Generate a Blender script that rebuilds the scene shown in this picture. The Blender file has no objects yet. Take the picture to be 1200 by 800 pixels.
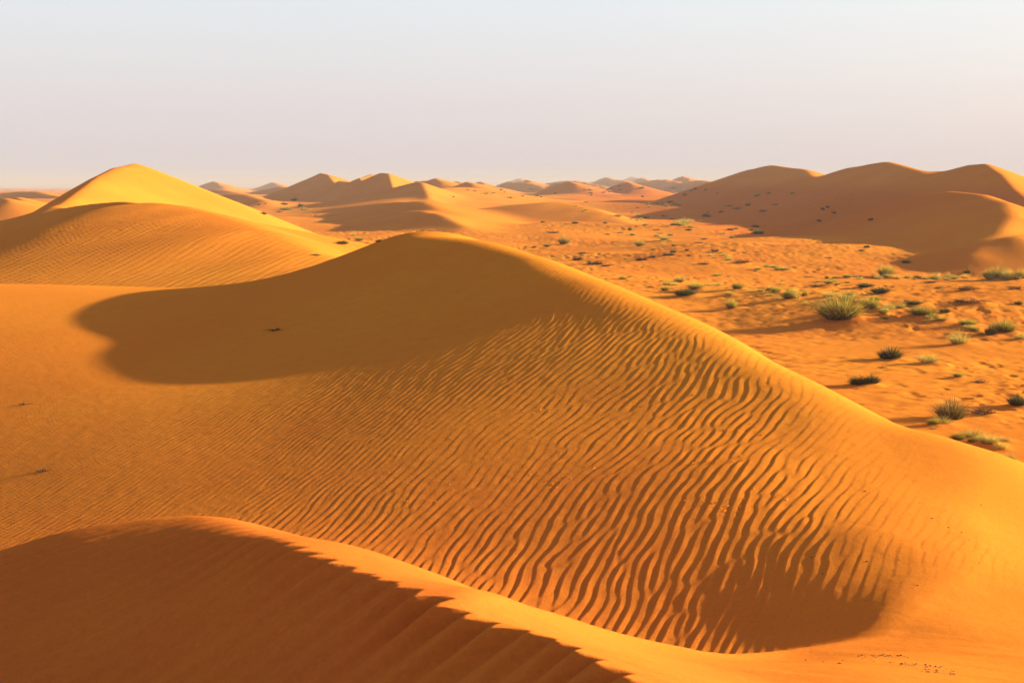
import bpy, math, random
import numpy as np
from mathutils import Vector

random.seed(7)
RNG = np.random.default_rng(11)
C = bpy.context.scene.collection
R = math.radians

# ------------------------------------------------------------------ camera geometry (a 1200 x 800 picture)
F = 1448.0                      # focal length in picture pixels
HOR = 214.0                     # horizon row
PITCH = math.atan((400 - HOR) / F)
EYE = 6.0                       # eye above the plain
CP, SP = math.cos(PITCH), math.sin(PITCH)


def ray(u, v):
    cx, cy = (u - 600) / F, (400 - v) / F
    return np.array([cx, CP + cy * SP, -SP + cy * CP])


def P(u, v, Y):
    """the world point (z measured from the eye) that stands Y metres ahead on the line of sight u, v"""
    d = ray(u, v)
    return d * (Y / d[1])


# ------------------------------------------------------------------ noise
_T = RNG.random((256, 256))


def vnoise(x, y):
    xi, yi = np.floor(x).astype(np.int64), np.floor(y).astype(np.int64)
    fx, fy = x - xi, y - yi
    fx = fx * fx * fx * (fx * (fx * 6 - 15) + 10)
    fy = fy * fy * fy * (fy * (fy * 6 - 15) + 10)
    x0, x1, y0, y1 = xi & 255, (xi + 1) & 255, yi & 255, (yi + 1) & 255
    a, b, c, d = _T[y0, x0], _T[y0, x1], _T[y1, x0], _T[y1, x1]
    return (a + (b - a) * fx) * (1 - fy) + (c + (d - c) * fx) * fy - 0.5


def fbm(x, y, o=4, g=0.5):
    s, a = 0, 1.0
    for i in range(o):
        s = s + a * vnoise(x * 2 ** i + 17.3 * i, y * 2 ** i + 5.7 * i)
        a *= g
    return s


def sstep(a, b, x):
    t = np.clip((x - a) / (b - a), 0, 1)
    return t * t * (3 - 2 * t)


def smin(a, b, k):
    h = np.clip(0.5 + 0.5 * (b - a) / k, 0, 1)
    return b + (a - b) * h - k * h * (1 - h)


def smax(a, b, k):
    return -smin(-a, -b, k)


# ------------------------------------------------------------------ thin plate surfaces through survey points
class TPS:
    def __init__(self, pts, lam=0.0):
        p = np.array(pts, float)
        self.q = self.co(p[:, 0], p[:, 1])
        n = len(p)
        K = self.ker(self.q, self.q) + lam * np.eye(n)
        Q = np.hstack([np.ones((n, 1)), self.q])
        A = np.block([[K, Q], [Q.T, np.zeros((3, 3))]])
        self.w = np.linalg.solve(A, np.concatenate([p[:, 2], np.zeros(3)]))

    @staticmethod
    def co(x, y):
        yy = y + 3.0
        return np.stack([x / yy * 1.0, np.log(yy)], -1)

    @staticmethod
    def ker(a, b):
        d = ((a[:, None, :] - b[None, :, :]) ** 2).sum(-1)
        return 0.5 * d * np.log(d + 1e-12)

    def __call__(self, x, y):
        out = np.empty(x.shape)
        xf, yf, of = x.ravel(), y.ravel(), out.ravel()
        for i in range(0, len(xf), 60000):
            q = self.co(xf[i:i + 60000], yf[i:i + 60000])
            of[i:i + 60000] = self.ker(q, self.q) @ self.w[:-3] + self.w[-3] + q @ self.w[-2:]
        return of.reshape(x.shape)


def pp(*t):
    return [tuple(P(*a)) for a in t]


BRINK = [(150, 598, 7.5), (200, 605, 7.1), (280, 624, 6.2), (360, 646, 5.35), (420, 668, 4.95), (475, 688, 4.6), (530, 709, 4.3),
         (600, 733, 3.98), (670, 757, 3.6), (755, 800, 3.15), (850, 850, 2.7)]
LIP = [(760, 755, 5.8), (850, 765, 6.6), (920, 766, 6.9), (970, 757, 7.1), (1010, 745, 7.4), (1040, 725, 7.85), (1065, 695, 8.45)]
CREST = [(505, 270, 30), (560, 277, 27.2), (620, 295, 24.4), (700, 325, 21.3), (780, 358, 19.5), (850, 390, 17.5), (920, 430, 15.6)]
RIM = [(970, 458, 14.6), (1030, 510, 13), (1085, 565, 11.6), (1115, 620, 10.2), (1105, 665, 9.05)]

M = TPS(pp(*CREST) + pp(*RIM) + pp(*LIP[4:]) + [
    # survey of the rippled face: x, y, z
    (1.04, 15, -2.69), (-1.0, 15, -2.92), (2, 17.5, -2.25), (1, 17.5, -2.37), (-1, 17.5, -2.68), (-3, 15, -3.2), (-5, 15, -3.42), (-8, 15, -3.78), (2.4, 15, -2.54),
    (1.2, 20, -2.04), (0, 20, -2.22), (-2, 20, -2.62), (-2.5, 35, -1.5), (-0.5, 35, -1.6), (-4, 20, -2.98), (-7, 20, -3.2), (-11, 20, -3.5),
    (-1, 25, -1.82), (-3, 25, -2.32), (-6, 25, -2.85), (-9, 25, -2.95), (-13, 25, -3.1),
    (2.5, 12, -2.82), (1, 12, -2.97), (-1, 12, -3.17), (-3, 12, -3.38), (-5, 12, -3.6), (-9, 12, -4.1),
    (3.0, 10, -2.90), (2, 10, -3.04), (.7, 10, -3.2), (-1, 10, -3.28), (-3, 10.3, -3.2),
    (2.45, 9, -2.98), (1.9, 9, -3.09), (1, 9, -3.24), (1.9, 8.2, -3.08), (0.9, 7.6, -3.1), (0.1, 8.3, -3.2),
    (-1.5, 9.4, -3.1), (-3, 9.3, -2.75), (-6, 9, -3.6), (-9, 8, -4.2), (-5, 7, -2.9),
    # the saddle and the ground falling away behind it
    *pp((445, 288, 30.6), (400, 304, 31.5), (350, 319, 32), (280, 333, 32.5), (180, 338, 33.5), (90, 336, 34), (0, 334, 35), (-120, 333, 37)),
    (-5, 38, -3.7), (-10, 41, -4.2), (-16, 45, -4.6), (-5, 44, -6.5), (-12, 48, -6.5), (-20, 54, -6.8), (-26, 50, -5),
    # the near lit band
    *pp((600, 702, 5.3), (525, 677, 5.7), (450, 652, 6.2), (350, 627, 6.7), (260, 606, 7.3)),
    *pp(*BRINK[1:8]), (0, 6.6, -2.55), (-1.3, 8.0, -2.45),
    # carried on past the crest, above the sunny side
    (4, 22, -1.3), (3, 30, -0.3), (6, 15, -2.05), (8, 12, -2.2), (5.4, 10, -2.55), (2.0, 6.6, -2.35), (1.4, 5.6, -1.9), (3.2, 7.2, -2.45), (0.8, 4.5, -1.4),
    (1.3, 3.0, -0.9), (9, 20, -1), (8, 28, 0.5), (5, 6, -2.2), (0, 2, -0.7), (-2, 4, -1.7), (-6, 4, -2.6),
])

S = TPS(pp(*CREST) + pp(*RIM) + pp(*LIP) + pp(*BRINK[6:]) + [
    *pp((900, 800, 5.05), (1000, 790, 5.45), (1100, 790, 5.7), (1190, 790, 6.0), (1190, 710, 8.4), (1190, 620, 10.85), (1110, 730, 7.7), (990, 770, 6.3), (1300, 700, 8.9)),
    *pp((1000, 475, 14.2), (1100, 510, 13.6), (1200, 543, 13.3)),
    (4.0, 17.5, -2.72), (5, 17.5, -3.32), (6, 17.5, -3.9), (8, 17.5, -5.1), (10, 17.5, -6.3),
    (5, 14, -3.0), (6, 14, -3.5), (8, 14, -4.6), (11, 14, -6.2), (3, 22, -2.40), (4.5, 22, -3.2), (6, 22, -4.05), (8, 22, -5.3), (10, 22, -6.5),
    (2, 26, -2.15), (4, 26, -3.05), (6, 26, -4.15), (8, 26, -5.3), (10, 26, -6.5), (0, 30, -1.68), (2, 30, -2.42), (4, 30, -3.4), (7, 30, -5.1), (9, 30, -6.2),
    (7, 10, -3.9), (10, 11, -5.0), (14, 13, -6.5), (4.5, 6, -2.6), (8, 6, -3.8), (12, 6, -5.5), (0, 34, -2.0), (3, 38, -4.9), (-3.0, 35, -1.6), (-4.5, 36, -2.3), (-3, 39, -3.6), (-5, 42, -6.3), (0, 44, -6.8),
    # carried on behind the crest, above the rippled face
    (0, 20, -1.45), (-4, 20, -0.5), (-5, 30, 0.0), (-9, 30, 1.0), (-1, 25, -1.0), (0, 15, -1.6), (-4, 15, -0.5), (0, 10, -1.8), (1.5, 10, -2.25), (-4, 10, -0.5), (-10, 12, 1),
    *[(a[0] , a[1], a[2] + .12) for a in pp(*BRINK[3:6])], (-3, 8, -1.2), (-6, 6, 0), (-9, 38, 1), (0, 7, -2.0), (-1, 2.5, -.9), (1.5, 1.5, -1.3), (3, 3, -1.95),
])

B = TPS(pp(*BRINK) + [
    *pp((0, 629, 7.9), (60, 610, 7.7), (0, 700, 6.4), (100, 790, 5.3), (300, 790, 4.6), (500, 790, 3.98), (200, 700, 5.75), (400, 745, 4.55), (600, 800, 3.62), (690, 815, 3.2), (100, 640, 6.9), (-200, 650, 7.6)),
    (.6, 5, -1.15), (-.5, 6.6, -1.35), (-2, 8.6, -1.55), (-3.5, 9.6, -1.9), (-7, 9, -2.4), (0, 2, -1.42), (0, 0, -1.6), (-2, 1, -2.0), (2, 2, -0.7), (1.4, 4, -.8), (3, 6, -.2), (-5, 3, -2.8),
    (5, 9, 1.0), (0, 14, -.5), (-6, 14, -1.2),
])

# ------------------------------------------------------------------ ripples: narrow band complex noise, so crests fork and end as real ones do
def ripple_tile(seed, n=1024, lam=11.0, sr=0.11, sa=0.23):
    r = np.random.default_rng(seed)
    f = np.fft.fftfreq(n)
    fx, fy = np.meshgrid(f, f)
    k0 = 1 / lam
    kr = np.hypot(fx, fy)
    ang = np.arctan2(fy, fx)
    w = np.exp(-((kr - k0) / (sr * k0)) ** 2 / 2 - (ang / sa) ** 2 / 2)
    z = (r.normal(size=(n, n)) + 1j * r.normal(size=(n, n))) * w
    a = np.fft.ifft2(z)
    return a / np.abs(a).mean(), lam


TILE = ripple_tile(5)
TILE2 = ripple_tile(9, sr=.10, sa=.10)


def ripple(q, p, tile=None):
    """q: wavelengths across, p: wavelengths along; returns height in units of a wavelength"""
    T, lam = tile or TILE
    n = T.shape[0]
    x, y = q * lam, p * lam
    xi, yi = np.floor(x).astype(np.int64), np.floor(y).astype(np.int64)
    fx, fy = x - xi, y - yi
    x0, x1, y0, y1 = xi % n, (xi + 1) % n, yi % n, (yi + 1) % n
    a = (T[y0, x0] * (1 - fx) + T[y0, x1] * fx) * (1 - fy) + (T[y1, x0] * (1 - fx) + T[y1, x1] * fx) * fy
    ph = np.angle(a)
    am = np.minimum(1, np.abs(a) * 1.3)
    return am * (.85 + .35 * np.sin(ph * 0 + x * .21 + y * .13)) * (np.sin(ph) + 0.40 * np.sin(2 * ph + 0.15) + 0.17 * np.sin(3 * ph + .3)) * 0.5


AL = R(17)


def face_ripples(x, y):
    """phase across the face: long ripples by the bowl, short ones on the left"""
    xi = x * math.cos(AL) - y * math.sin(AL)
    eta = x * math.sin(AL) + y * math.cos(AL)
    # the pattern fans round the bowl
    yy_ = np.clip(y, 7, 14.5)
    xi = xi - .065 * np.clip(x, -1, 5) * (yy_ - 11.2) + .05 * fbm(x * 1.2 + 3, y * 1.0, 2)
    xi = xi + 0.17 * fbm(x * .5, y * .25, 3) + 0.5 * vnoise(x * .13, y * .1)
    xs = np.linspace(-40, 15, 1101)
    lam = np.interp(xs, [-14, -10, -7, -4, -1.5, 2], [.078, .08, .085, .100, .120, .112])
    q = np.interp(xi, xs, np.cumsum(1 / lam) * (xs[1] - xs[0]))
    lm = np.interp(xi, xs, lam)
    return ripple(q, eta / 0.16 * 0.6) * lm, lm


# ------------------------------------------------------------------ dunes beyond: a crest line with a lee (left) and a sunny (right) slope
DUNES = []


def dune(label, crest, sl, sr, k=.4, kb=.8, end=.3, base=None):
    pts = np.array([P(*c) for c in crest])
    DUNES.append(dict(label=label, p=pts, sl=sl, sr=sr, k=k, kb=kb, end=end))


def dune_h(D, x, y):
    p = D['p']
    best = np.full(x.shape, 1e9)
    zs, ss, ws = 0.0, 0.0, 0.0
    for a, b in zip(p[:-1], p[1:]):
        ex, ey = b[0] - a[0], b[1] - a[1]
        L2 = ex * ex + ey * ey
        t = np.clip(((x - a[0]) * ex + (y - a[1]) * ey) / L2, 0, 1)
        dx, dy = x - a[0] - t * ex, y - a[1] - t * ey
        d = np.hypot(dx, dy) + 1e-3
        s = (ex * dy - ey * dx) / math.sqrt(L2) / d       # > 0: left of the crest, walking towards the far end
        best = np.minimum(best, d)
        w = 1 / (d / 5) ** 6
        zs, ss, ws = zs + w * (a[2] + t * (b[2] - a[2])), ss + w * s, ws + w
    w = .5 + .5 * np.clip(ss / ws, -1, 1)
    w = w * w * (3 - 2 * w)
    sl = D['sr'] + (D['sl'] - D['sr']) * w
    k = D['k']
    return zs / ws - (np.sqrt((sl * best) ** 2 + k * k) - k)


# crests run from their near end to their far end
dune('big golden dune with a pointed peak and dark shaded left flank', [(50, 252, 76), (60, 246, 79), (78, 235, 84), (97, 221, 92), (116, 207, 100), (136, 197, 106), (157, 192, 110), (178, 200, 117)], .6, .42, .25, 1.5)
dune('low dune with a soft lit top and brown shaded band behind the rippled left dune', [(185, 246, 60), (165, 239, 64), (145, 237, 68), (110, 239, 73), (60, 247, 80), (0, 259, 88), (-80, 275, 98)], .40, .2, .15)
dune('rounded rippled dune in front of the golden peaked dune', [(400, 312, 44), (365, 300, 46), (300, 271, 50), (240, 250, 55), (200, 240, 58), (160, 239, 60), (110, 250, 61), (50, 271, 61), (-20, 290, 60), (-120, 316, 57)], .15, .36, .5)
dune('long low dune with a thin lit crest and small shaded hollow', [(545, 266, 142), (525, 256, 150), (512, 250, 158), (497, 248, 168), (470, 250, 178), (431, 254, 186), (395, 259, 190)], .25, .22, .15)
dune('low shaded ridge in front of the twin peaked dunes', [(515, 246, 170), (500, 236, 192), (465, 237, 215), (430, 240, 235), (395, 244, 250)], .26, .2, .3)
dune('twin peaked dune with dark left faces', [(503, 232, 262), (495, 214, 285), (489, 213, 300), (470, 222, 320)], .27, .36, .2)
dune('twin peaked dune with dark left faces', [(461, 222, 318), (455, 203, 340), (446, 203, 356)], .42, .36, .15)
dune('twin peaked dune with dark left faces', [(431, 219, 352), (421, 208.5, 370), (436, 204, 395)], .42, .34, .15)
dune('small pointed dune with a sharp dark cap', [(392, 214, 380), (384, 205, 400), (376, 202.5, 415), (352, 217, 440), (325, 223, 455)], .42, .32, .15)
dune('low orange dune far behind the golden one', [(310, 235, 300), (290, 228, 340), (262, 227, 370), (225, 233, 390)], .25, .25, .3)
dune('smooth pale gold dune', [(415, 262, 205), (445, 250, 225), (475, 234, 262), (505, 222, 300), (540, 219.5, 330), (565, 224, 350), (600, 233, 360)], .14, .14, .6)
dune('smooth low dune with a long curved crest', [(752, 268, 172), (735, 262, 177), (712, 251, 184), (690, 243, 190), (655, 236.5, 198), (615, 239, 210), (575, 247, 225), (535, 256, 235)], .13, .28, .3)
dune('low swell of reddish sand with a shaded hollow', [(850, 252, 235), (800, 243, 250), (750, 240, 270), (700, 246, 290)], .16, .16, .6)
# right hand group
dune('long shaded dune with a round left summit', [(1010, 262, 190), (975, 225, 235), (945, 199, 275), (905, 193.5, 305), (880, 199, 335), (850, 210, 360)], .34, .35, .4, .6)
dune('highest shaded dune with a rounded top', [(1130, 262, 150), (1105, 216, 185), (1078, 200, 205), (1040, 189.5, 228), (1000, 196, 250), (965, 208, 270)], .34, .35, .4, .6)
dune('sharp crested dune with a lit right flank', [(1225, 250, 130), (1190, 223, 146), (1174, 205, 158), (1155, 192, 172), (1138, 193, 184), (1100, 203, 205)], .42, .4, .25, 1.5)
dune('shaded fold running down from the highest shaded dune', [(925, 262, 172), (950, 246, 184), (985, 231, 198), (1030, 220, 210), (1075, 211, 214)], .30, .42, .2, .4)
dune('front shaded dune with a curved crest and smooth bowl', [(1140, 300, 89), (1170, 276, 97), (1185, 254, 106), (1180, 238, 116), (1150, 227.5, 128), (1115, 224, 136), (1070, 228, 146), (1025, 244, 155), (990, 262, 160)], .32, .4, .3, .5)
dune('shaded slope leaving the frame beside the front dune', [(1450, 278, 112), (1300, 274, 103), (1215, 275, 95), (1190, 277, 92)], .36, .3, .3, 1)
# far ridges
FAR = [(667, 212, 470, 9), (655, 214, 700, 8), (735, 213, 480, 7), (618, 210.5, 820, 9), (597, 212, 900, 7), (711, 207.5, 1200, 8), (752, 208.5, 1200, 10), (800, 206.5, 900, 14), (511, 209.5, 430, 6), (535, 212, 600, 8), (549, 213, 380, 6), (5, 232, 190, 8), (20, 231, 210, 10), (563, 213, 760, 7), (609, 208.5, 1900, 7), (742, 206.5, 2200, 8), (488, 212, 700, 8), (1225, 205, 700, 12), (250, 212, 900, 12), (320, 213, 1200, 10)]
for i, (u, v, Y, w) in enumerate(FAR):
    dw = w * .8
    dune('FAR', [(u + dw, v + w * .35, Y * .97), (u, v, Y), (u - dw * .9, v + w * .28, Y * 1.06)], .40, .26, .25, .9)

for u, v, Y, w in [(500, 212, 560, 26), (560, 216, 640, 30), (610, 213, 720, 28), (668, 211, 950, 34), (720, 210, 1050, 36), (775, 210, 860, 34), (820, 211, 760, 26), (30, 224, 420, 40), (250, 222, 520, 40), (330, 219, 640, 30)]:
    dune('FAR', [(u + w, v + 6, Y * .95), (u + w * .4, v + 1.5, Y * .98), (u, v, Y), (u - w * .5, v + 2, Y * 1.05), (u - w, v + 5, Y * 1.1)], .3, .2, .3, .8)

# small sand mounds under the bigger grass tufts, filled further down
MOUNDS = []


def plain(x, y):
    r = np.hypot(x, y)
    und = fbm(x / 26 + 3.1, y / 19 + 1.7, 3) * 1.0 * sstep(26, 60, r) + fbm(x / 90 + .7, y / 70 + 4, 3) * np.interp(r, [60, 150, 500, 2000], [0, 1.5, 3, 4])
    return -6.0 + und - .0035 * np.maximum(0, r - 450)


def near_parts(x, y):
    m, s, b = M(x, y), S(x, y), B(x, y)
    return m, s, b


def terrain(x, y):
    """returns height (from the eye), owner index (0 plain, 1 main, 2 front, 3.. dunes), smoothness / colour masks"""
    x, y = np.asarray(x, float), np.asarray(y, float)
    r = np.hypot(x, y)
    h = plain(x, y)
    own = np.zeros(x.shape, int)
    for i, D in enumerate(DUNES):
        p = D['p']
        # reach of the dune: from crest height down to three metres under the plain
        reach = (p[:, 2].max() + 15) / min(D['sl'], D['sr'])
        bb = (x > p[:, 0].min() - reach) & (x < p[:, 0].max() + reach) & (y > p[:, 1].min() - reach) & (y < p[:, 1].max() + reach)
        if not bb.any():
            continue
        idx = np.nonzero(bb)
        xx, yy = x[idx], y[idx]
        d = dune_h(D, xx, yy)
        far = p[0, 1] > 350
        if D['label'].startswith('rounded rippled'):
            d = d + .30 * .028 * ripple((xx * .97 - yy * .22) / .34 + .5 * fbm(xx * .3, yy * .15, 2), (xx * .22 + yy * .97) / .34 * .35) * sstep(62, 50, yy)
        d = d + fbm(xx / 11 + i, yy / 9, 2) * (.12 if not far else .5)
        hh = h[idx]
        own[idx] = np.where(d > hh, 3 + i, own[idx])
        h[idx] = smax(hh, d, D['kb'])
    red = sstep(.6, -.4, 0 * h)  # placeholder, replaced below
    isplain = own == 0
    # trampled, wind-scoured small relief on the plain
    rough = np.where(isplain, 1.0, 0.0)
    rg = sstep(-5.2, -5.9, h - 0.0 * r)
    fade = np.interp(r, [15, 30, 120, 400], [0, 1, 1, .2])
    ax = (0.06 * fbm(x / 2.2, y / 1.3, 3) + 0.055 * fbm(x / .5, y / .36, 2) + .22 * np.minimum(0, fbm(x / .55 + 40, y / .45, 2) + .22) * np.clip(fbm(x / 7, y / 5 + 9, 2) * 3 + .4, 0, 1)) * fade * np.clip(.25 + 1.3 * fbm(x / 9 + 9, y / 9, 2) + .45, .15, 1.3)
    h = h + ax * np.where(isplain, 1.0, .12)
    for (mx, my, mw, mh) in MOUNDS:
        d2 = ((x - mx) / mw) ** 2 + ((y - my) / mw) ** 2
        mk = d2 < 9
        if mk.any():
            h[mk] += mh * np.exp(-d2[mk])
    nearm = (y > -60) & (r < 75)
    if nearm.any():
        idx = np.nonzero(nearm)
        xx, yy = x[idx], np.maximum(y[idx], -2.0)
        m, s, b = near_parts(xx, yy)
        # ripples on the face, dying out toward the sunny side
        rp, lm = face_ripples(xx, yy)
        dms = s - m
        am = sstep(-.12, .38, dms) * sstep(4.7, 3.2, xx) * sstep(3.6, 5.5, yy)
        patch = .75 + .9 * fbm(xx * .33, yy * .22 + 7, 2)
        lipfade = sstep(.10, .5, dms + .0)
        lft = sstep(-11, -6.5, xx * math.cos(AL) - yy * math.sin(AL))
        crown = sstep(34, 26, yy)
        bowl = np.clip(.35 + .65 * lipfade, 0, 1)
        band = sstep(8.0, 9.6, yy + .25 * xx + .9)
        A = .066 * am * np.clip(patch, .35, 1.2) * (.34 + .66 * lft) * crown * bowl * band
        
        # a younger, finer set crossing the old one, and the pitted crust of the sand
        r2 = ripple((xx * .80 - yy * .60) / .058 + .4 * fbm(xx, yy, 2), (xx * .60 + yy * .80) / .058 * .4, TILE2) * .058
        m2 = m + rp * A + r2 * .010 * np.clip(.5 + 2 * fbm(xx * .7 + 3, yy * .7, 2), 0, 1) * sstep(18, 11, yy) * sstep(7.5, 9, yy) + .0010 * fbm(xx * 9, yy * 9, 2)
        s2 = s + rp * .04 * sstep(-.45, 0, dms) * sstep(8.5, 10, yy) * sstep(4.6, 3.0, xx)
        # faint lines of wind on the lit apron
        s2 = s2 +   .012 * fbm((xx * .5 + yy * .8) * 3.0, (xx * .9 - yy * .45) * .7, 3) * sstep(9, 6, yy)
        # ripples of the shaded near flank; where they meet the brink they cut it into teeth
        c, sn = math.cos(R(62)), math.sin(R(62))
        q = (xx * -.30 + yy * .95) / .18 + .25 * fbm(xx * .8, yy * .8, 2)
        rb = ripple(q * 1.0, (xx * .95 + yy * .30) / .165 * .35, TILE2)
        ph = 2 * math.pi * q
        rb = .6 * rb + .55 * (np.sin(ph) + .38 * np.sin(2 * ph + .3) + .15 * np.sin(3 * ph + .5))
        nb = np.minimum(m, s) - b
        b2 = b + rb * .165 * (.10 + .22 * sstep(-.25, .02, -np.abs(nb)) * sstep(7.2, 5.5, yy)) + .010 * fbm(xx * 1.3, yy * 1.5, 3)
        k1 = np.interp(yy, [4, 8, 10, 14, 20, 30], [.03, .05, .12, .3, .40, .5])
        ms = smin(m2, s2, k1)
        kb = np.interp(yy, [3, 4, 5, 6, 7, 8], [.01, .01, .02, .05, .14, .20])
        n = smin(ms, b2, kb)
        n = n + .0018 * fbm(xx * 6, yy * 6, 2) + .0006 * fbm(xx * 22, yy * 22, 2) * sstep(16, 9, yy)
        hh = h[idx]
        n = n - 8 * sstep(46, 62, r[idx]) - np.where(r[idx] > 64, 30, 0)
        own[idx] = np.where(n > hh, np.where((b2 < ms) | ((yy < 7.6) & (yy > 0) & (b < m + .9) & (s > m - .25) | (yy < 3)) | ((yy < 8.0 - .0 * xx) & (xx < 3.5) & (s < m + .02)), 2, 1), own[idx])
        h[idx] = smax(hh, n, .25)
    return h, own


def height(x, y):
    h, _ = terrain(np.array([x]), np.array([y]))
    return float(h[0])


def ground_hit(u, v, ymin=12, ymax=900):
    """where the line of sight through u, v first meets the ground"""
    d = ray(u, v)
    d = d / d[1]
    Y = np.exp(np.linspace(math.log(ymin), math.log(ymax), 2600))
    h, _ = terrain(d[0] * Y, Y)
    below = np.nonzero(d[2] * Y < h)[0]
    if len(below) == 0:
        return None
    i = below[0]
    return d[0] * Y[i], Y[i], h[i]


# ------------------------------------------------------------------ materials
def new_mat(name):
    m = bpy.data.materials.new(name)
    m.use_nodes = True
    nt = m.node_tree
    b = nt.nodes['Principled BSDF']
    return m, nt, b


def node(nt, t, **kw):
    n = nt.nodes.new(t)
    for k, v in kw.items():
        setattr(n, k, v)
    return n


def noise_node(nt, co, scale, detail=4, rough=.55):
    n = node(nt, 'ShaderNodeTexNoise')
    n.inputs['Scale'].default_value = scale
    n.inputs['Detail'].default_value = detail
    n.inputs['Roughness'].default_value = rough
    nt.links.new(co, n.inputs['Vector'])
    return n.outputs['Fac']


def mapr(nt, v, a, b, c=0., d=1.):
    n = node(nt, 'ShaderNodeMapRange')
    n.inputs[1].default_value, n.inputs[2].default_value, n.inputs[3].default_value, n.inputs[4].default_value = a, b, c, d
    nt.links.new(v, n.inputs[0])
    return n.outputs[0]


def mixc(nt, f, a, b):
    n = node(nt, 'ShaderNodeMix', data_type='RGBA')
    nt.links.new(f, n.inputs[0])
    for s, v in ((6, a), (7, b)):
        if isinstance(v, tuple):
            n.inputs[s].default_value = (*v, 1)
        else:
            nt.links.new(v, n.inputs[s])
    return n.outputs[2]


def math_node(nt, op, a, b):
    n = node(nt, 'ShaderNodeMath', operation=op)
    for i, v in enumerate((a, b)):
        if isinstance(v, (int, float)):
            n.inputs[i].default_value = v
        else:
            nt.links.new(v, n.inputs[i])
    return n.outputs[0]


def sand_material():
    m, nt, b = new_mat('wind blown sand')
    geo = node(nt, 'ShaderNodeNewGeometry')
    co = geo.outputs['Position']
    big = noise_node(nt, co, .12, 4)
    mid = noise_node(nt, co, 1.3, 5, .6)
    fine = noise_node(nt, co, 55, 3, .7)
    grain = noise_node(nt, co, 260, 2, .8)
    at = node(nt, 'ShaderNodeAttribute', attribute_name='iron_shade')
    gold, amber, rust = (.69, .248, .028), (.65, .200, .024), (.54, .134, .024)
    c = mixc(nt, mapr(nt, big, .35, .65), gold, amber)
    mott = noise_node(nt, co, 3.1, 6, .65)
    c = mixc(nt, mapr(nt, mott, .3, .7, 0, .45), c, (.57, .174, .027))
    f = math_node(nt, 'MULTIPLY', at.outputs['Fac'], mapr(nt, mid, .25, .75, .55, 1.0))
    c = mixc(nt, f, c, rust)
    g0 = math_node(nt, 'MULTIPLY', math_node(nt, 'ADD', grain, noise_node(nt, co, 34, 4, .75)), .5)
    g = mixc(nt, mapr(nt, g0, .36, .64), (.85, .84, .83), (1.09, 1.09, 1.09))
    mul = node(nt, 'ShaderNodeMix', data_type='RGBA', blend_type='MULTIPLY')
    mul.inputs[0].default_value = 1
    nt.links.new(c, mul.inputs[6])
    nt.links.new(g, mul.inputs[7])
    nt.links.new(mul.outputs[2], b.inputs['Base Color'])
    b.inputs['Roughness'].default_value = .95
    b.inputs['Specular IOR Level'].default_value = 0
    b.inputs['Sheen Weight'].default_value = 0
    h = math_node(nt, 'ADD', math_node(nt, 'MULTIPLY', fine, .006), math_node(nt, 'MULTIPLY', grain, .0018))
    h = math_node(nt, 'ADD', h, math_node(nt, 'MULTIPLY', noise_node(nt, co, 7, 5, .65), .014))
    bp = node(nt, 'ShaderNodeBump')
    bp.inputs['Strength'].default_value = .32
    bp.inputs['Distance'].default_value = 1.0
    nt.links.new(h, bp.inputs['Height'])
    nt.links.new(bp.outputs[0], b.inputs['Normal'])
    return m


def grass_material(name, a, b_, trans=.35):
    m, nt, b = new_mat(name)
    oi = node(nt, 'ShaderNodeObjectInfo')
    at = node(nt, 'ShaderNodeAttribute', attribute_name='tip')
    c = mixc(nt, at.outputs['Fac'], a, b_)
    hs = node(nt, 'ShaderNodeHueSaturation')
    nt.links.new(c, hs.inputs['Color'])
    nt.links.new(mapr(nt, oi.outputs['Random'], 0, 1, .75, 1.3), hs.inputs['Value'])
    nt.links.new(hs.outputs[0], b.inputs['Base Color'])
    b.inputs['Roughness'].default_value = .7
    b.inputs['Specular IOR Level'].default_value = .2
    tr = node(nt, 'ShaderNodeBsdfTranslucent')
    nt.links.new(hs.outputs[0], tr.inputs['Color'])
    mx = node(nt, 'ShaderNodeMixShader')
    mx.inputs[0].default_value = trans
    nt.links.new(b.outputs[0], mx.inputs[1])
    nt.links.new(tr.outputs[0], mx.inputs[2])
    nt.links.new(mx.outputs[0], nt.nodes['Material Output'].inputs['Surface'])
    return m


SAND = sand_material()

# ------------------------------------------------------------------ what grows on the plain (picture position of the foot, width, height, sort)
#   sorts: g green-gold feathery tuft, d dark low shrub, y pale yellow tuft, s dark dead scrub with its sand tail
TUFTS = []


def T(u, v, w, h, kind, label=None, group=None):
    TUFTS.append((u, v, w, h, kind, label, group))


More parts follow.
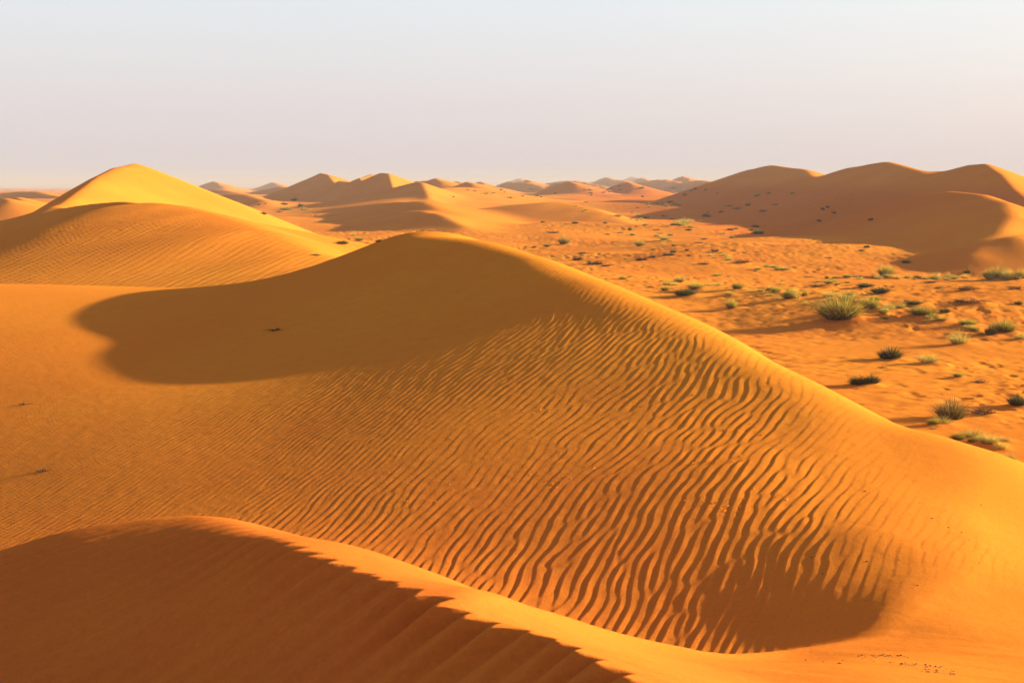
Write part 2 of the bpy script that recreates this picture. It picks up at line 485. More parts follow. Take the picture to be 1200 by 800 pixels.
#TUFTS>
TUFT_TEXT = """
984 378 54 27 g|biggest rounded green tuft with a dark base, out on the plain
1020 363 22 14 g|bushy tuft immediately right of the biggest tuft
996 354 26 9 y|pale yellow grass patch directly behind the biggest tuft
974 349 22 6 y|long thin pale grass strip behind and left of the biggest tuft
1013 356 12 7 y|small yellow grass patch between the biggest tuft and its right neighbour
1042 364 14 10 y|feathery yellow tuft fading out right of the biggest tuft's neighbour
965 361 8 5 y|tiny yellow tuft just left above the biggest tuft
1115 490 38 26 b|tall brownish tuft beside the crusted sand mound near the dune edge
1102 498 22 10 y|low yellow grass at the foot of the tall brownish tuft
1152 486 20 10 s|dark dead scrub on the shaded side of the crusted sand mound
1192 476 22 14 d|dark green tuft cut by the right edge beyond the crusted mound
1139 514 26 12 y|first pale grass clump along the dune edge beyond the tall brownish tuft
1159 522 26 12 y|middle pale grass clump along the dune edge, widest of its strip
1172 527 16 10 y|narrow pale grass clump near the end of the strip at the dune edge
1184 536 14 9 y|last pale grass clump of the strip where dune and right edge meet
1006 452 24 11 d|dark sprawling shrub hugging the dune edge, left half of a pair
1021 450 18 12 d|dark upright shrub hugging the dune edge, right half of a pair
1043 422 28 15 d|round dark green tuft on open sand with a long thin shadow
1088 426 26 11 y|sparse pale tuft right of the round dark green tuft
1123 442 12 6 g|thin small tuft alone below the sparse pale tuft
1150 449 14 4 s|flat dead scrub patch on sand between thin tuft and right edge
1033 431 8 3 s|little dead clump just under the round dark green tuft
1124 404 24 16 y|tall yellow double tuft casting a long shadow beside rippled sand
1161 393 14 12 d|dark left half of the big clump near the right edge
1178 391 28 15 g|green right half of the big clump near the right edge
1195 398 14 8 y|small yellow tuft trailing under the big clump at the right edge
1080 371 32 10 g|wide low green patch behind the rippled sand
1107 367 13 6 d|compact dark tuft behind the wide low green patch
1104 376 14 5 y|faint yellow fringe below the compact dark tuft
1134 382 22 7 g|low spread out tuft behind the tall yellow double tuft
1070 358 22 4 d|long low dark shrub behind the wide low green patch
1032 345 22 8 d|dark tuft on a sand hummock with red shaded side
1014 338 20 5 d|flat dark tuft left of the hummock with red shaded side
1134 357 30 5 s|broad patch of brown dead scrub in the red sand
1194 356 10 6 d|small dark bush alone by the right edge in the red sand
1062 353 5 4 s|short dead stump in red sand left of the broad scrub patch
1038 325 20 13 g|tallest green tuft in the grass row below the shaded slope
1025 326 8 8 y|short pale tuft immediately left of the tallest in the grass row
1052 327 10 6 y|low pale tuft immediately right of the tallest in the grass row
1063 326 8 7 y|narrow pale tuft standing alone mid way in the grass row
1075 326 10 6 d|dark brown tuft in the grass row below the shaded slope
1084 327 5 6 y|thin pale tuft next to the dark brown one in the grass row
1098 326 9 8 y|upright pale tuft in the gap of the grass row
1113 326 12 5 y|low wide pale tuft in the grass row before the bare gap
1131 326 9 6 y|last pale tuft before the bare gap in the grass row
1160 328 16 12 g|greenish tuft starting the dense right end of the grass row
1170 327 18 16 y|tallest pale tuft in the dense right end of the grass row
1181 328 12 10 y|pale tuft second from the right edge in the grass row
1196 328 14 12 g|green tuft cut by the right edge in the grass row
1090 332 12 3 s|
1100 338 9 4 s|
1132 341 20 4 s|brown dead scrub strip on the bare gap in front of the grass row
1190 339 16 3 s|
924 351 15 12 g|bright upright tuft, tallest left of the biggest tuft
909 343 12 6 g|low green tuft touching the bright upright tuft on its left
943 346 9 8 g|small round tuft midway between the bright upright and the biggest tuft
945 357 8 6 y|little yellow tuft on the sand below the small round tuft
892 342 8 6 g|compact green tuft left of the low green pair
880 343 8 5 y|pale tuft left of the compact green one
864 339 14 8 g|hazy green tuft above the lone tuft with a curved shadow
855 346 12 4 y|flat pale patch just over the lone tuft with a curved shadow
857 362 14 12 g|lone tuft with a curved shadow close to the main dune's edge
815 340 20 8 g|long green tuft behind the darker one at the dune edge
802 348 26 8 d|long dark green patch of shrub at the main dune's edge
796 331 16 8 y|bright yellow tuft behind the long green tufts at the dune edge
780 341 12 6 g|rounded tuft just over the dune edge left of the long dark patch
762 337 6 3 s|
730 327 10 5 g|dull tuft half hidden by the main dune's edge
841 323 10 4 g|thin tuft with a straight dark shadow on the red sand
888 316 10 5 g|dark small tuft right of the tangle of dead sticks
898 312 6 3 g|
885 318 3 3 s|
870 309 14 5 s|tangle of dead sticks on the plain left of a dark small tuft
824 310 10 3 s|brown dead clump with a long shadow
972 333 16 4 g|
958 337 12 4 s|
969 326 5 4 d|
979 326 8 4 g|
993 326 12 4 g|
948 325 8 3 s|
920 317 14 4 y|
905 313 10 3 y|
661 287 14 9 g|rounded tuft right behind the main dune's crest
641 289 9 6 g|smaller dull tuft left of the rounded tuft behind the main crest
626 290 6 3 d|tiny dark tuft leftmost of three behind the main crest
674 262 8 4 d|dark tuft on the near slope of the smooth low dune
709 262 5 3 d|tiny dark tuft at the right end of the smooth low dune
649 273 10 3 s|dead clump on a hummock below the smooth low dune
724 254 9 4 g|
741 276 7 5 g|grey green bush under the tall thin dark one
738 270 5 6 d|tall thin dark bush above the grey green one
727 273 6 2 s|
750 289 12 7 g|loose open tuft left of the dark tufts on yellow sand
676 305 9 6 k|blackish round clump of dead brush nearest the main crest
696 310 13 7 k|largest blackish mound of dead brush at the dune edge
710 312 7 3 k|thin black slanting stick pile beside the largest blackish mound
682 297 7 3 s|little row of dead twigs above the blackish clumps
752 305 9 5 k|black dead bush, left of a close pair on the sand
764 302 6 4 k|black dead bush, right and smaller of a close pair
789 296 8 6 d|dark bush with shadow beside the yellow sand slope
783 299 10 4 k|black low brush touching the dark bush
766 293 6 4 g|
779 282 14 6 y|bright yellow grass patch on the yellow sand slope
805 294 3 3.5 k|
807 300 5 3 d|
838 295 6 4 k|blackish bush next to a green tuft on bright sand
848 300 9 4 g|green tuft right under the blackish bush on bright sand
750 254 10 4 y|
757 256 9 5 g|
779 254 6 3 s|
828 254 11 5 d|dark bush on the sand ridge left of the shaded dunes
845 249 7 3 d|
787 257 8 4 g|
794 264 12 5 g|green front tuft of the dense yellow grass cluster
803 261 16 6 y|wide yellow middle of the dense grass cluster
810 267 9 4 g|right end tuft of the dense yellow grass cluster
822 260 9 3 g|
807 270 8 3 d|
756 264 7 3 g|
769 270 7 2 s|
773 274 6 2 s|
856 242 8 3 s|
856 270 8 4 d|
847 274 7 3 g|
858 279 7 4 g|
825 281 6 3 s|
819 285 7 2 s|
752 221 7 2.5 d|
753 231 4 3 d|
706 220 8 2 g|
716 221 6 2 g|
727 223 6 2 g|
692 227 6 2.5 d|
707 226 6 1.5 d|
651 227 4 2 d|
634 231 3 1.5 d|
629 230 5 2 d|
622 222 5 1.5 d|
747 244 4 2 d|
759 240 4 2 d|
789 221 8 2.5 d|
788 226 8 2.5 g|
798 224 8 2 y|
810 224 5 2 d|
815 222 5 2.5 d|
827 223 5 3 g|
803 229 7 2.5 d|
841 227 6 2 g|
786 237 10 3 d|
760 240 6 3 g|
774 239 12 4 y|
781 242 8 3 g|
761 243 5 3 g|
791 240 9 4 y|
796 241 5 2 d|
569 227 10 2 g|
556 224 5 1.5 d|
587 223 5 1.5 d|
597 232 9 2 d|
612 230 5 1.5 d|
531 231 4 1.5 d|
578 226 6 1.6 g|
548 223 5 1.6 g|
964 246 6 4 d|dark shrub, lower left of three on the red shaded slope
969 243 7 2.5 d|dark flat shrub, upper of three on the red shaded slope
977 250 6 3 d|dark shrub, right of three on the red shaded slope
959 259 8 3 d|dark shrub at the lit edge under the three on the red slope
1021 258 8 4 d|single dark shrub where the front shaded dune meets the red slope
1016 290 8 4 d|upper dark shrub of a slanting pair on the shaded slope
1010 294 7 3 d|lower dark shrub of a slanting pair on the shaded slope
1062 308 11 6 d|largest lone dark shrub on the shaded slope
1133 320 9 6 d|dark shrub low on the shaded slope over the grass row's gap
970 303 8 2 s|
888 230 10 5 g|green bush at the foot of the long shaded dune
901 227 7 3 g|
929 227 7 4 g|lone bush at the foot of the highest shaded dune
877 241 8 4 d|
866 245 10 3 s|
896 248 10 3 s|
910 240 8 2 s|
885 266 10 4 d|dark shrub at the top of the shadow's left tip
880 270 7 3 d|
888 274 14 6 d|widest dark shrub patch in the shadow's left tip
345 235 9 4 d|dark shrub, highest of the cluster in the left hollow
333 240 9 4 d|dark shrub in the left middle of the cluster in the left hollow
336 246 14 4 g|wide green shrub at the front of the cluster in the left hollow
327 249 8 2 d|
308 251 10 4 d|separate dark shrub left of the cluster in the left hollow
303 240 4 2 d|
311 239 3 1.5 d|
352 242 7 5 d|rightmost dark shrub of the cluster in the left hollow
357 246 10 4 y|pale shrub ending the cluster in the left hollow
401 287 14 5 d|reddish dark tuft, left of three behind the main dune's left slope
421 283 12 4.5 g|green tuft, middle of three behind the main dune's left slope
414 276 6 4 y|small pale tuft just behind the middle one of three
445 283 11 5 g|green tuft, right of three behind the main dune's left slope
370 299 11 3 d|dark low tuft where the golden dune meets the main dune
"""
for line in TUFT_TEXT.strip().splitlines():
    nums, lab = line.split("|")
    f = nums.split()
    T(*[float(c) for c in f[:4]], f[4], lab or None)
# the many small ones between them
_r = random.Random(21)
for _ in range(75):
    v_ = 218 + 120 * _r.random() ** 1.7
    u_ = _r.uniform(600 + max(0, v_ - 262) * 2.3, 1195)
    if u_ > 860 and v_ < 325 and (u_ - 860) > (v_ - 225) * 1.2 - 30:
        continue
    k_ = _r.choice('ggyyds' if v_ > 250 else 'ggdds')
    w_ = _r.uniform(3, 6) * (.6 + (v_ - 215) / 110)
    T(u_, v_, w_, w_ * _r.uniform(.3, .55), k_)
# and those that stand in patches
for cu, cv, su, sv, n_, w0 in [(800, 262, 18, 4, 9, 6), (780, 283, 14, 6, 8, 6), (750, 257, 12, 4, 5, 5), (780, 239, 14, 3, 6, 5), (820, 336, 30, 5, 8, 9), (905, 345, 26, 5, 8, 9), (990, 352, 28, 5, 12, 11), (1045, 366, 18, 5, 8, 11),
                          (1095, 374, 16, 4, 8, 11), (1140, 386, 18, 5, 6, 10), (1030, 326, 26, 1.5, 8, 9), (1100, 327, 28, 1.5, 8, 9), (1175, 328, 16, 1.5, 10, 11), (1150, 518, 22, 6, 7, 13), (1100, 497, 14, 4, 4, 12), (990, 330, 30, 4, 6, 8),
                          (850, 300, 16, 6, 6, 7), (905, 313, 16, 4, 5, 7), (700, 224, 22, 2, 5, 5), (575, 227, 20, 2, 5, 4)]:
    for _ in range(n_):
        u_, v_ = _r.gauss(cu, su * .6), _r.gauss(cv, sv * .6)
        if u_ > 1197 or (cv in (326, 327, 328) and v_ < 324.5):
            continue
        w_ = w0 * _r.uniform(.6, 1.25)
        T(u_, v_, w_, w_ * _r.uniform(.38, .6), _r.choice('ggyyyy'))
#<TUFTS

placed = []
for t in TUFTS:
    q = ground_hit(t[0], t[1])
    if q is None:
        continue
    placed.append((t, q))
    d = q[1]
    w = t[2] / F * d
    if t[2] > 11 and d < 130 and t[4] in 'gdys':
        MOUNDS.append((q[0] + w * .25, q[1], w * .62, min(.35, w * .14)))

# ------------------------------------------------------------------ the sheet of ground, one polar grid split into ground and dunes
def build_ground():
    cen = np.linspace(-25.5, 25.5, NA)
    out, s, a = [], (cen[1] - cen[0]), 25.5
    while a < 180:
        s = min(s * 1.09, 2.5)
        a += s
        out.append(min(a, 180))
    out = np.array(out[:-1])
    az = np.radians(np.concatenate([-out[::-1], cen, out]))
    rr = [0.02, .3, .6, 1.0, 1.4, 1.8, 2.1, 2.4]
    while rr[-1] < 12000:
        r = rr[-1]
        rr.append(r * (1 + DR * np.interp(r, [2.4, 3, 40, 60, 400, 1500, 3000], [3, 1, 1, 2, 3, 9, 15])))
    rr = np.array(rr)
    n, k = len(az), len(rr)
    A, Rr = np.meshgrid(az, rr)
    X, Y = Rr * np.sin(A), Rr * np.cos(A)
    h, own = terrain(X, Y)
    print('grid', k, n, h.size)
    Z = h + EYE
    # hide a far rim under the horizon
    i = np.arange(k - 1)[:, None] * n
    j = np.arange(n)[None, :]
    j2 = (j + 1) % n
    quads = np.stack([i + j, i + n + j, i + n + j2, i + j2], -1).reshape(-1, 4)[:, ::-1]
    fo = own[:-1, :].ravel()
    V = np.stack([X.ravel(), Y.ravel(), Z.ravel()], 1)
    # vertex normals of the whole sheet, so the pieces shade as one surface
    gx1 = np.roll(Z, -1, 1) - np.roll(Z, 1, 1)
    dXa, dYa = np.roll(X, -1, 1) - np.roll(X, 1, 1), np.roll(Y, -1, 1) - np.roll(Y, 1, 1)
    dXr, dYr, dZr = np.gradient(X, axis=0), np.gradient(Y, axis=0), np.gradient(Z, axis=0)
    N = np.cross(np.stack([dXr, dYr, dZr], -1), np.stack([dXa, dYa, gx1], -1))
    N = np.where(N[..., 2:3] < 0, -N, N)
    N /= np.maximum(np.linalg.norm(N, axis=-1, keepdims=True), 1e-12)
    N = N.reshape(-1, 3)
    # iron-red sand lies in the low ground; the later terms paint in darkening
    low = sstep(-4.6, -5.9, h) * np.clip(-.05 + .9 * fbm(X / 14, Y / 10, 3), 0, 1)
    rr_ = np.hypot(X, Y)
    iron_shade = np.maximum(low, .75 * sstep(11, 4, rr_) * sstep(2.5, -1.0, X) + .85 * sstep(24, 10, rr_) * sstep(3.4, .5, X + .12 * (Y - 11)) * np.clip(.7 + fbm(X / 3, Y / 3, 3), 0, 1))  # vignette painted into the colour: sand redder and darker toward the near left
    iron_shade = np.maximum(iron_shade, sstep(.5, -2.0, h) * sstep(15, 30, X) * sstep(118, 145, Y) * .9)  # hollows behind the front right dune reddened, painted in for ambient shade
    iron_shade = np.clip(iron_shade, 0, 1).ravel()
    return V, quads, fo, N, iron_shade


NA, DR = 1000, .0032
import os
if os.environ.get('QUICK'):
    NA, DR = 600, .006
V, QD, FO, NRM, IRON_SHADE = build_ground()


def sheet(name, mask, label=None, cat=None):
    q = QD[mask]
    if len(q) == 0:
        return None
    used, inv = np.unique(q.ravel(), return_inverse=True)
    me = bpy.data.meshes.new(name)
    nv, nf = len(used), len(q)
    me.vertices.add(nv)
    me.vertices.foreach_set('co', V[used].astype(np.float32).ravel())
    me.loops.add(nf * 4)
    me.loops.foreach_set('vertex_index', inv.astype(np.int32).ravel())
    me.polygons.add(nf)
    me.polygons.foreach_set('loop_start', np.arange(0, nf * 4, 4, dtype=np.int32))
    me.polygons.foreach_set('loop_total', np.full(nf, 4, dtype=np.int32))
    me.update()
    me.polygons.foreach_set('use_smooth', np.ones(nf, dtype=bool))
    at = me.attributes.new('iron_shade', 'FLOAT', 'POINT')
    at.data.foreach_set('value', IRON_SHADE[used].astype(np.float32))
    me.normals_split_custom_set_from_vertices(NRM[used].tolist())
    me.materials.append(SAND)
    o = bpy.data.objects.new(name, me)
    C.objects.link(o)
    o['kind'] = 'structure'
    if label:
        o['label'] = label
        o['category'] = cat
    return o


near_far = [i for i, D in enumerate(DUNES) if D['label'] == 'FAR']
owner = FO.copy()
g = sheet('ground', owner == 0, 'red orange sand plain dotted with grass tufts between the dunes', 'sand plain')
sheet('sand_dune', owner == 1, 'large rippled dune with a round peak and a curved bowl at its foot', 'sand dune')
sheet('sand_dune', owner == 2, 'nearest shaded dune with a scalloped lit edge at the bottom', 'sand dune')
done = set()
for i, D in enumerate(DUNES):
    if D['label'] in done:
        continue
    done.add(D['label'])
    mk = np.zeros(len(owner), bool)
    for j, E in enumerate(DUNES):
        if E['label'] == D['label']:
            mk |= owner == 3 + j
    if D['label'] == 'FAR':
        sheet('hills', mk, 'small hazy blue grey dunes along the horizon', 'far dunes')
    else:
        sheet('sand_dune', mk, D['label'], 'sand dune')

#PLANTS>
# ------------------------------------------------------------------ plants
def blades_mesh(name, seed, n, mat, spread=.5, height=1.0, droop=.35, width=.012, base_r=.22, segs=3, lean=(0, 0), low=.45):
    r = random.Random(seed)
    vs, fs, tips = [], [], []
    for i in range(n):
        a = r.uniform(0, 2 * math.pi)
        rad = math.sqrt(r.random())
        bx, by = math.cos(a) * rad * base_r, math.sin(a) * rad * base_r
        out = spread * (.25 + .9 * rad) * r.uniform(.6, 1.15)
        a2 = a + r.uniform(-.7, .7)
        hh = height * r.uniform(low, 1.0) * (1.05 - .35 * rad)
        ex, ey = math.cos(a2) * out * .75 + lean[0] * hh, math.sin(a2) * out * .75 + lean[1] * hh
        wd = width * r.uniform(.6, 1.4)
        pa = r.uniform(0, math.pi)
        px, py = math.cos(pa) * wd, math.sin(pa) * wd
        b0 = len(vs)
        for k in range(segs + 1):
            t = k / segs
            x, y = bx + ex * t ** 1.25, by + ey * t ** 1.25
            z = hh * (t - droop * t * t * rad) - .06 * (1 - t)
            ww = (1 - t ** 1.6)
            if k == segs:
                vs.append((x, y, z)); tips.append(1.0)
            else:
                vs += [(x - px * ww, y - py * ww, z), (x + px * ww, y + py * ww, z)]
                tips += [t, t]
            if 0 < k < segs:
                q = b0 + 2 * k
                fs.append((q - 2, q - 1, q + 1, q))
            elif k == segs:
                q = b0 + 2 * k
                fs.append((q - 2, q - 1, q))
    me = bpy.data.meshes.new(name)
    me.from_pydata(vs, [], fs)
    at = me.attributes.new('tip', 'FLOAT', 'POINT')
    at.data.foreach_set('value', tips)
    me.materials.append(mat)
    return me


def sticks_mesh(name, seed, n, mat, spread=.5, height=.6, width=.016):
    """a tangle of crooked dead twigs, three sided and forked"""
    r = random.Random(seed)
    vs, fs, tips = [], [], []

    def seg(p, q, ra, rb):
        d = (q - p).normalized()
        u = d.orthogonal().normalized()
        v = d.cross(u)
        b = len(vs)
        for c, rr in ((p, ra), (q, rb)):
            for k in range(3):
                an = 2.094 * k
                w_ = c + (u * math.cos(an) + v * math.sin(an)) * rr
                vs.append(tuple(w_)); tips.append(min(1, max(0, c.z / max(height, .01))))
        for k in range(3):
            fs.append((b + k, b + (k + 1) % 3, b + 3 + (k + 1) % 3, b + 3 + k))
    for i in range(n):
        a = r.uniform(0, 6.28)
        rad = r.random() ** .6 * spread
        p = Vector((math.cos(a) * rad * .8, math.sin(a) * rad * .8, -.03))
        d = Vector((math.cos(a) * .8 + r.uniform(-.7, .7), math.sin(a) * .8 + r.uniform(-.7, .7), r.uniform(.2, 1.3))).normalized()
        ln = height * r.uniform(.3, .8)
        ra = width * r.uniform(.7, 1.5)
        for k in range(3):
            q = p + d * ln * .45
            q.z = max(q.z, .005)
            seg(p, q, ra, ra * .7)
            if r.random() < .6:
                e = (d + Vector((r.uniform(-.9, .9), r.uniform(-.9, .9), r.uniform(-.2, .6)))).normalized()
                q2 = q + e * ln * .4
                q2.z = max(q2.z, .005)
                seg(q, q2, ra * .6, ra * .25)
            p, ra = q, ra * .7
            d = (d + Vector((r.uniform(-.6, .6), r.uniform(-.6, .6), r.uniform(-.5, .3)))).normalized()
    me = bpy.data.meshes.new(name)
    me.from_pydata(vs, [], fs)
    at = me.attributes.new('tip', 'FLOAT', 'POINT')
    at.data.foreach_set('value', tips)
    me.materials.append(mat)
    return me


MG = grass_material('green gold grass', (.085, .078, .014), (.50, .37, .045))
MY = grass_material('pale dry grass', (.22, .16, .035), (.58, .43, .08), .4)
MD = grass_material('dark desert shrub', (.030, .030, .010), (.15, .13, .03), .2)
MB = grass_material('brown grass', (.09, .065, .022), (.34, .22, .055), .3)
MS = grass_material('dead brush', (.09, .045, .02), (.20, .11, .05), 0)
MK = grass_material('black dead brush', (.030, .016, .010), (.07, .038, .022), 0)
MST = grass_material('straw', (.30, .22, .09), (.55, .40, .16), .3)
# blades in a unit tuft: about 1 wide, 1 high
SORT = {
    'g': dict(mat=MG, n=620, spread=.62, droop=.30, width=.010, base_r=.26, low=.35),
    'y': dict(mat=MY, n=330, spread=.62, droop=.25, width=.008, base_r=.32, low=.25),
    'd': dict(mat=MD, n=720, spread=.58, droop=.50, width=.013, base_r=.30, low=.25),
    'b': dict(mat=MB, n=700, spread=.60, droop=.25, width=.009, base_r=.26, low=.35),
}
PROTO = {}
for kd, a in SORT.items():
    PROTO[kd] = []
    for v in range(3):
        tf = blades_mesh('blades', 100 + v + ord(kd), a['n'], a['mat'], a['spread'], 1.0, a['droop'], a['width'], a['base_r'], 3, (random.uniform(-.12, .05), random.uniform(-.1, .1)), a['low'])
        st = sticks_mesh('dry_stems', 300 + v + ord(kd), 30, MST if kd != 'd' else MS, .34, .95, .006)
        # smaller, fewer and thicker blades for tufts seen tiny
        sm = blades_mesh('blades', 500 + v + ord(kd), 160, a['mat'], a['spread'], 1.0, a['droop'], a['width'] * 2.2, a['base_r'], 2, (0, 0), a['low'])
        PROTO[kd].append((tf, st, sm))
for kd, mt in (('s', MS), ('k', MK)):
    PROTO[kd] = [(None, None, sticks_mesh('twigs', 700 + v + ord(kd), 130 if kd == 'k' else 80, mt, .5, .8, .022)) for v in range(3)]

NAMES = {'g': ('grass_tuft', 'grass tuft'), 'y': ('grass_tuft', 'grass tuft'), 'd': ('desert_shrub', 'shrub'), 'b': ('grass_tuft', 'grass tuft'),
         's': ('dead_shrub', 'dead shrub'), 'k': ('dead_shrub', 'dead shrub')}
SMALL = {
    ('g', 0): ('tiny green tuft, one of many alike scattered over the far sand', 'tiny green tufts on the far sand'),
    ('y', 0): ('tiny pale yellow tuft, one of many alike on the far sand', 'tiny yellow tufts on the far sand'),
    ('d', 0): ('tiny dark shrub, one of many alike dotting the far sand', 'tiny dark shrubs on the far sand'),
    ('s', 0): ('tiny brown dead clump, one of many alike on the far sand', 'tiny dead clumps on the far sand'),
    ('k', 0): ('tiny speck of black brush on the bright yellow sand', 'specks of black brush'),
    ('g', 1): ('small green tuft, one of many alike on the sand plain beside the main dune', 'small green tufts on the near plain'),
    ('y', 1): ('small pale grass clump, one of many alike on the sand plain beside the main dune', 'small pale clumps on the near plain'),
    ('d', 1): ('small dark shrub, one of several alike on the sand plain beside the main dune', 'small dark shrubs on the near plain'),
    ('s', 1): ('small brown dead clump, one of several alike on the sand plain beside the main dune', 'small dead clumps on the near plain'),
}


def add_mesh(name, me, parent=None):
    o = bpy.data.objects.new(name, me)
    C.objects.link(o)
    if parent is not None:
        o.parent = parent
    return o


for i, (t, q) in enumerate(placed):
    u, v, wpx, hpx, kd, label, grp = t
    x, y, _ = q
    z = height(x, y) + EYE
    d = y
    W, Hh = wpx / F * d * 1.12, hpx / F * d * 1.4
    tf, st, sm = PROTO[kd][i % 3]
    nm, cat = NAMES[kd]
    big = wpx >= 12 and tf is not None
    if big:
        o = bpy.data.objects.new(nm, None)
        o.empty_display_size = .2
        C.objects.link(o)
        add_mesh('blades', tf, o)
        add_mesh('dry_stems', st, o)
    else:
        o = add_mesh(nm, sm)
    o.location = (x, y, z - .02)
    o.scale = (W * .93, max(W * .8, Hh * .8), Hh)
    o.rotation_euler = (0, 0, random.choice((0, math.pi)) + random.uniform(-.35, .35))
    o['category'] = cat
    if label:
        o['label'] = label
    else:
        o['label'], o['group'] = SMALL[(kd, int(v > 300))]
    if grp:
        o['group'] = grp

# twigs lying on the near dunes
for (u, v, wpx, hpx, label) in [(325, 387, 17, 4, 'thin dark twig lying alone on the shaded upper slope of the rippled dune'),
                                (52, 552, 14, 4, 'small broken twig on the smooth lower left of the rippled dune'),
                                (29, 474, 10, 3, 'tiny twig near the left edge, higher than the broken one')]:
    q = ground_hit(u, v, 8)
    x, y = q[0], q[1]
    me = sticks_mesh('twig', int(u), 14, MK, .5, .9, .07)
    o = add_mesh('twig', me)
    o.location = (x, y, height(x, y) + EYE)
    o.scale = (wpx / F * y, wpx / F * y * .7, hpx / F * y)
    o['category'] = 'twig'
    o['label'] = label


def scatter(name, label, cat, spots, size, mat, seed):
    """loose crumbs nobody could count: little flattened pyramids strewn on the sand"""
    r = random.Random(seed)
    vs, fs = [], []
    for (u, v, su, sv, n) in spots:
        q = ground_hit(u, v, 3)
        if q is None:
            continue
        cx, cy = q[0], q[1]
        xs = np.array([cx + r.gauss(0, su) for _ in range(n)])
        ys = np.array([cy + r.gauss(0, sv) for _ in range(n)])
        hs, _ = terrain(xs, ys)
        for x, y, z in zip(xs, ys, hs + EYE):
            s = size * r.uniform(.4, 1.5)
            a = r.uniform(0, 6.28)
            el = r.uniform(1, 3)
            b = len(vs)
            for k in range(5):
                an = a + k * 1.2566
                vs.append((x + (math.cos(an) * el * math.cos(a) - math.sin(an) * math.sin(a)) * s, y + (math.cos(an) * el * math.sin(a) + math.sin(an) * math.cos(a)) * s, z - s * .3))
            vs.append((x, y, z + s * r.uniform(.5, 1.1)))
            for k in range(5):
                fs.append((b + k, b + (k + 1) % 5, b + 5))
    me = bpy.data.meshes.new(name)
    me.from_pydata(vs, [], fs)
    at = me.attributes.new('tip', 'FLOAT', 'POINT')
    me.materials.append(mat)
    o = add_mesh(name, me)
    o['kind'] = 'stuff'
    o['label'] = label
    o['category'] = cat
    return o


scatter('plant_litter', 'dark crumbs of dry plant litter strewn on the lit sand', 'litter',
        [(1040, 768, .07, .05, 34), (1080, 780, .07, .06, 34), (1100, 788, .05, .05, 22), (1000, 772, .2, .1, 12), (1015, 665, .5, .5, 10), (1120, 620, .3, .8, 20)], .0055, MK, 3)
scatter('sand_crumbs', 'small crusted crumbs of sand on the rippled face', 'sand crumbs',
        [(860, 590, .22, .16, 40), (835, 541, .15, .1, 24), (640, 560, .2, .2, 22), (490, 590, .2, .2, 14), (620, 480, .2, .2, 14), (870, 505, .15, .25, 26), (760, 470, .3, .3, 14)], .009, SAND, 4)
#<PLANTS

# ------------------------------------------------------------------ light, sky, air, camera
SUN_AZ, SUN_EL = R(15), R(11.4)        # azimuth measured from +x towards +y
sd = Vector((math.cos(SUN_AZ) * math.cos(SUN_EL), math.sin(SUN_AZ) * math.cos(SUN_EL), math.sin(SUN_EL)))
L = bpy.data.lights.new('sun', 'SUN')
L.energy = 5.0
L.angle = R(.55)
L.color = (1.0, .86, .52)
lo = bpy.data.objects.new('sun', L)
C.objects.link(lo)
lo.rotation_euler = (-sd).to_track_quat('-Z', 'Y').to_euler()

w = bpy.data.worlds.new('World')
bpy.context.scene.world = w
w.use_nodes = True
nt = w.node_tree
bg = nt.nodes['Background']
sky = node(nt, 'ShaderNodeTexSky', sky_type='NISHITA')
sky.sun_disc = False
sky.sun_elevation = SUN_EL
sky.sun_rotation = math.pi / 2 - SUN_AZ
sky.altitude = 100
sky.air_density = 1.2
sky.dust_density = 4.0
sky.ozone_density = 1.0
tc = node(nt, 'ShaderNodeTexCoord')
sx = node(nt, 'ShaderNodeSeparateXYZ')
nt.links.new(tc.outputs['Generated'], sx.inputs[0])
rp = node(nt, 'ShaderNodeValToRGB')
rp.color_ramp.elements[0].position = 0
rp.color_ramp.elements[0].color = (1.92, 1.74, 1.80, 1)
rp.color_ramp.elements[1].position = .15
rp.color_ramp.elements[1].color = (1.86, 1.95, 2.12, 1)
for pos, c3 in ((.07, (1.86, 1.76, 1.88)), (.26, (1.25, 1.2, 1.35)), (.5, (.78, .80, 1.0)), (1, (.5, .56, .8))):
    e = rp.color_ramp.elements.new(pos)
    e.color = (*c3, 1)
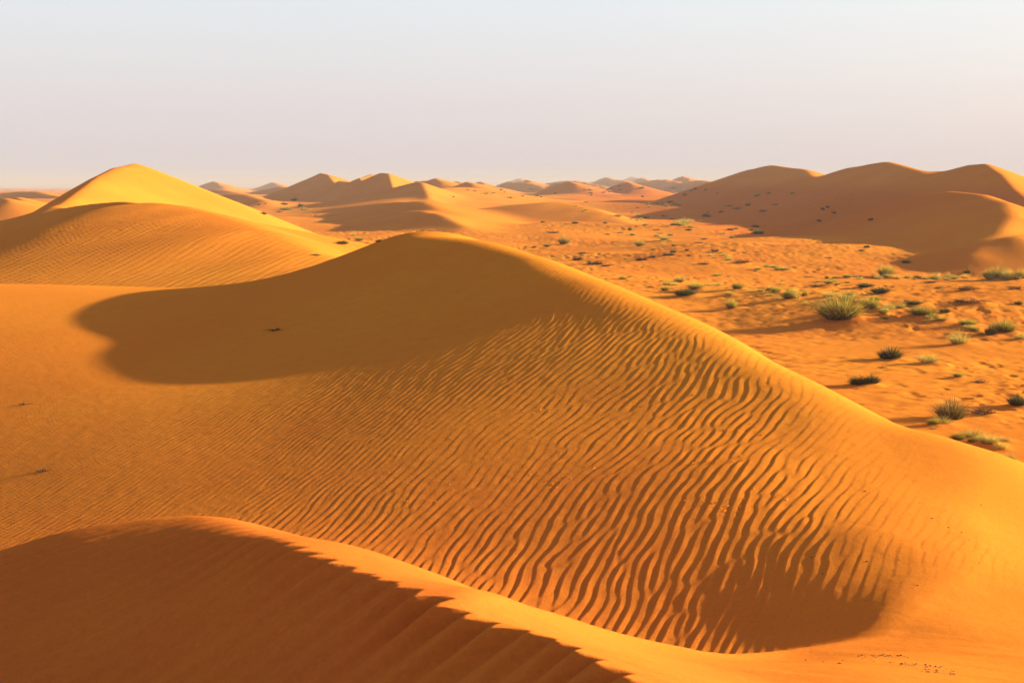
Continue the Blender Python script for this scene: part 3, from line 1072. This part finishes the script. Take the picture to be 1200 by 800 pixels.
nt.links.new(sx.outputs['Z'], rp.inputs[0])
mx = node(nt, 'ShaderNodeMix', data_type='RGBA')
mx.inputs[0].default_value = .85
nt.links.new(sky.outputs[0], mx.inputs[6])
nt.links.new(rp.outputs[0], mx.inputs[7])
nt.links.new(mx.outputs[2], bg.inputs['Color'])
bg.inputs['Strength'].default_value = .115

hz = bpy.data.meshes.new('haze')
zb, zt = -16 + EYE, 14 + EYE
x0, x1, y0, y1 = -6000, 6000, -300, 9000
vs = [(x, y, z) for z in (zb, zt) for x, y in ((x0, y0), (x1, y0), (x1, y1), (x0, y1))]
hz.from_pydata(vs, [], [(3, 2, 1, 0), (4, 5, 6, 7), (0, 1, 5, 4), (1, 2, 6, 5), (2, 3, 7, 6), (3, 0, 4, 7)])
ho = bpy.data.objects.new('haze', hz)
ho['kind'] = 'stuff'
ho['label'] = 'thin pale haze over the far dunes'
ho['category'] = 'haze'
hm = bpy.data.materials.new('haze')
hm.use_nodes = True
hm.node_tree.nodes.remove(hm.node_tree.nodes['Principled BSDF'])
pv = hm.node_tree.nodes.new('ShaderNodeVolumePrincipled')
pv.inputs['Color'].default_value = (.50, .455, .52, 1)
pv.inputs['Density'].default_value = .00045
pv.inputs['Anisotropy'].default_value = 0
hm.node_tree.links.new(pv.outputs[0], hm.node_tree.nodes['Material Output'].inputs['Volume'])
hz.materials.append(hm)
if not os.environ.get('NOHAZE'):
    C.objects.link(ho)

cam = bpy.data.cameras.new('camera')
cam.sensor_width = 36
cam.lens = 36 * F / 1200
cam.clip_end = 30000
cam.clip_start = .05
cam.dof.use_dof = True
cam.dof.focus_distance = 16
cam.dof.aperture_fstop = 8
co = bpy.data.objects.new('camera', cam)
C.objects.link(co)
co.location = (0, 0, EYE)
co.rotation_euler = (math.pi / 2 - PITCH, 0, 0)
sc = bpy.context.scene
sc.camera = co
sc.view_settings.view_transform = 'Standard'
sc.view_settings.look = 'None'
sc.view_settings.gamma = 1
sc.view_settings.use_curve_mapping = False
sc.view_settings.exposure = 1.88
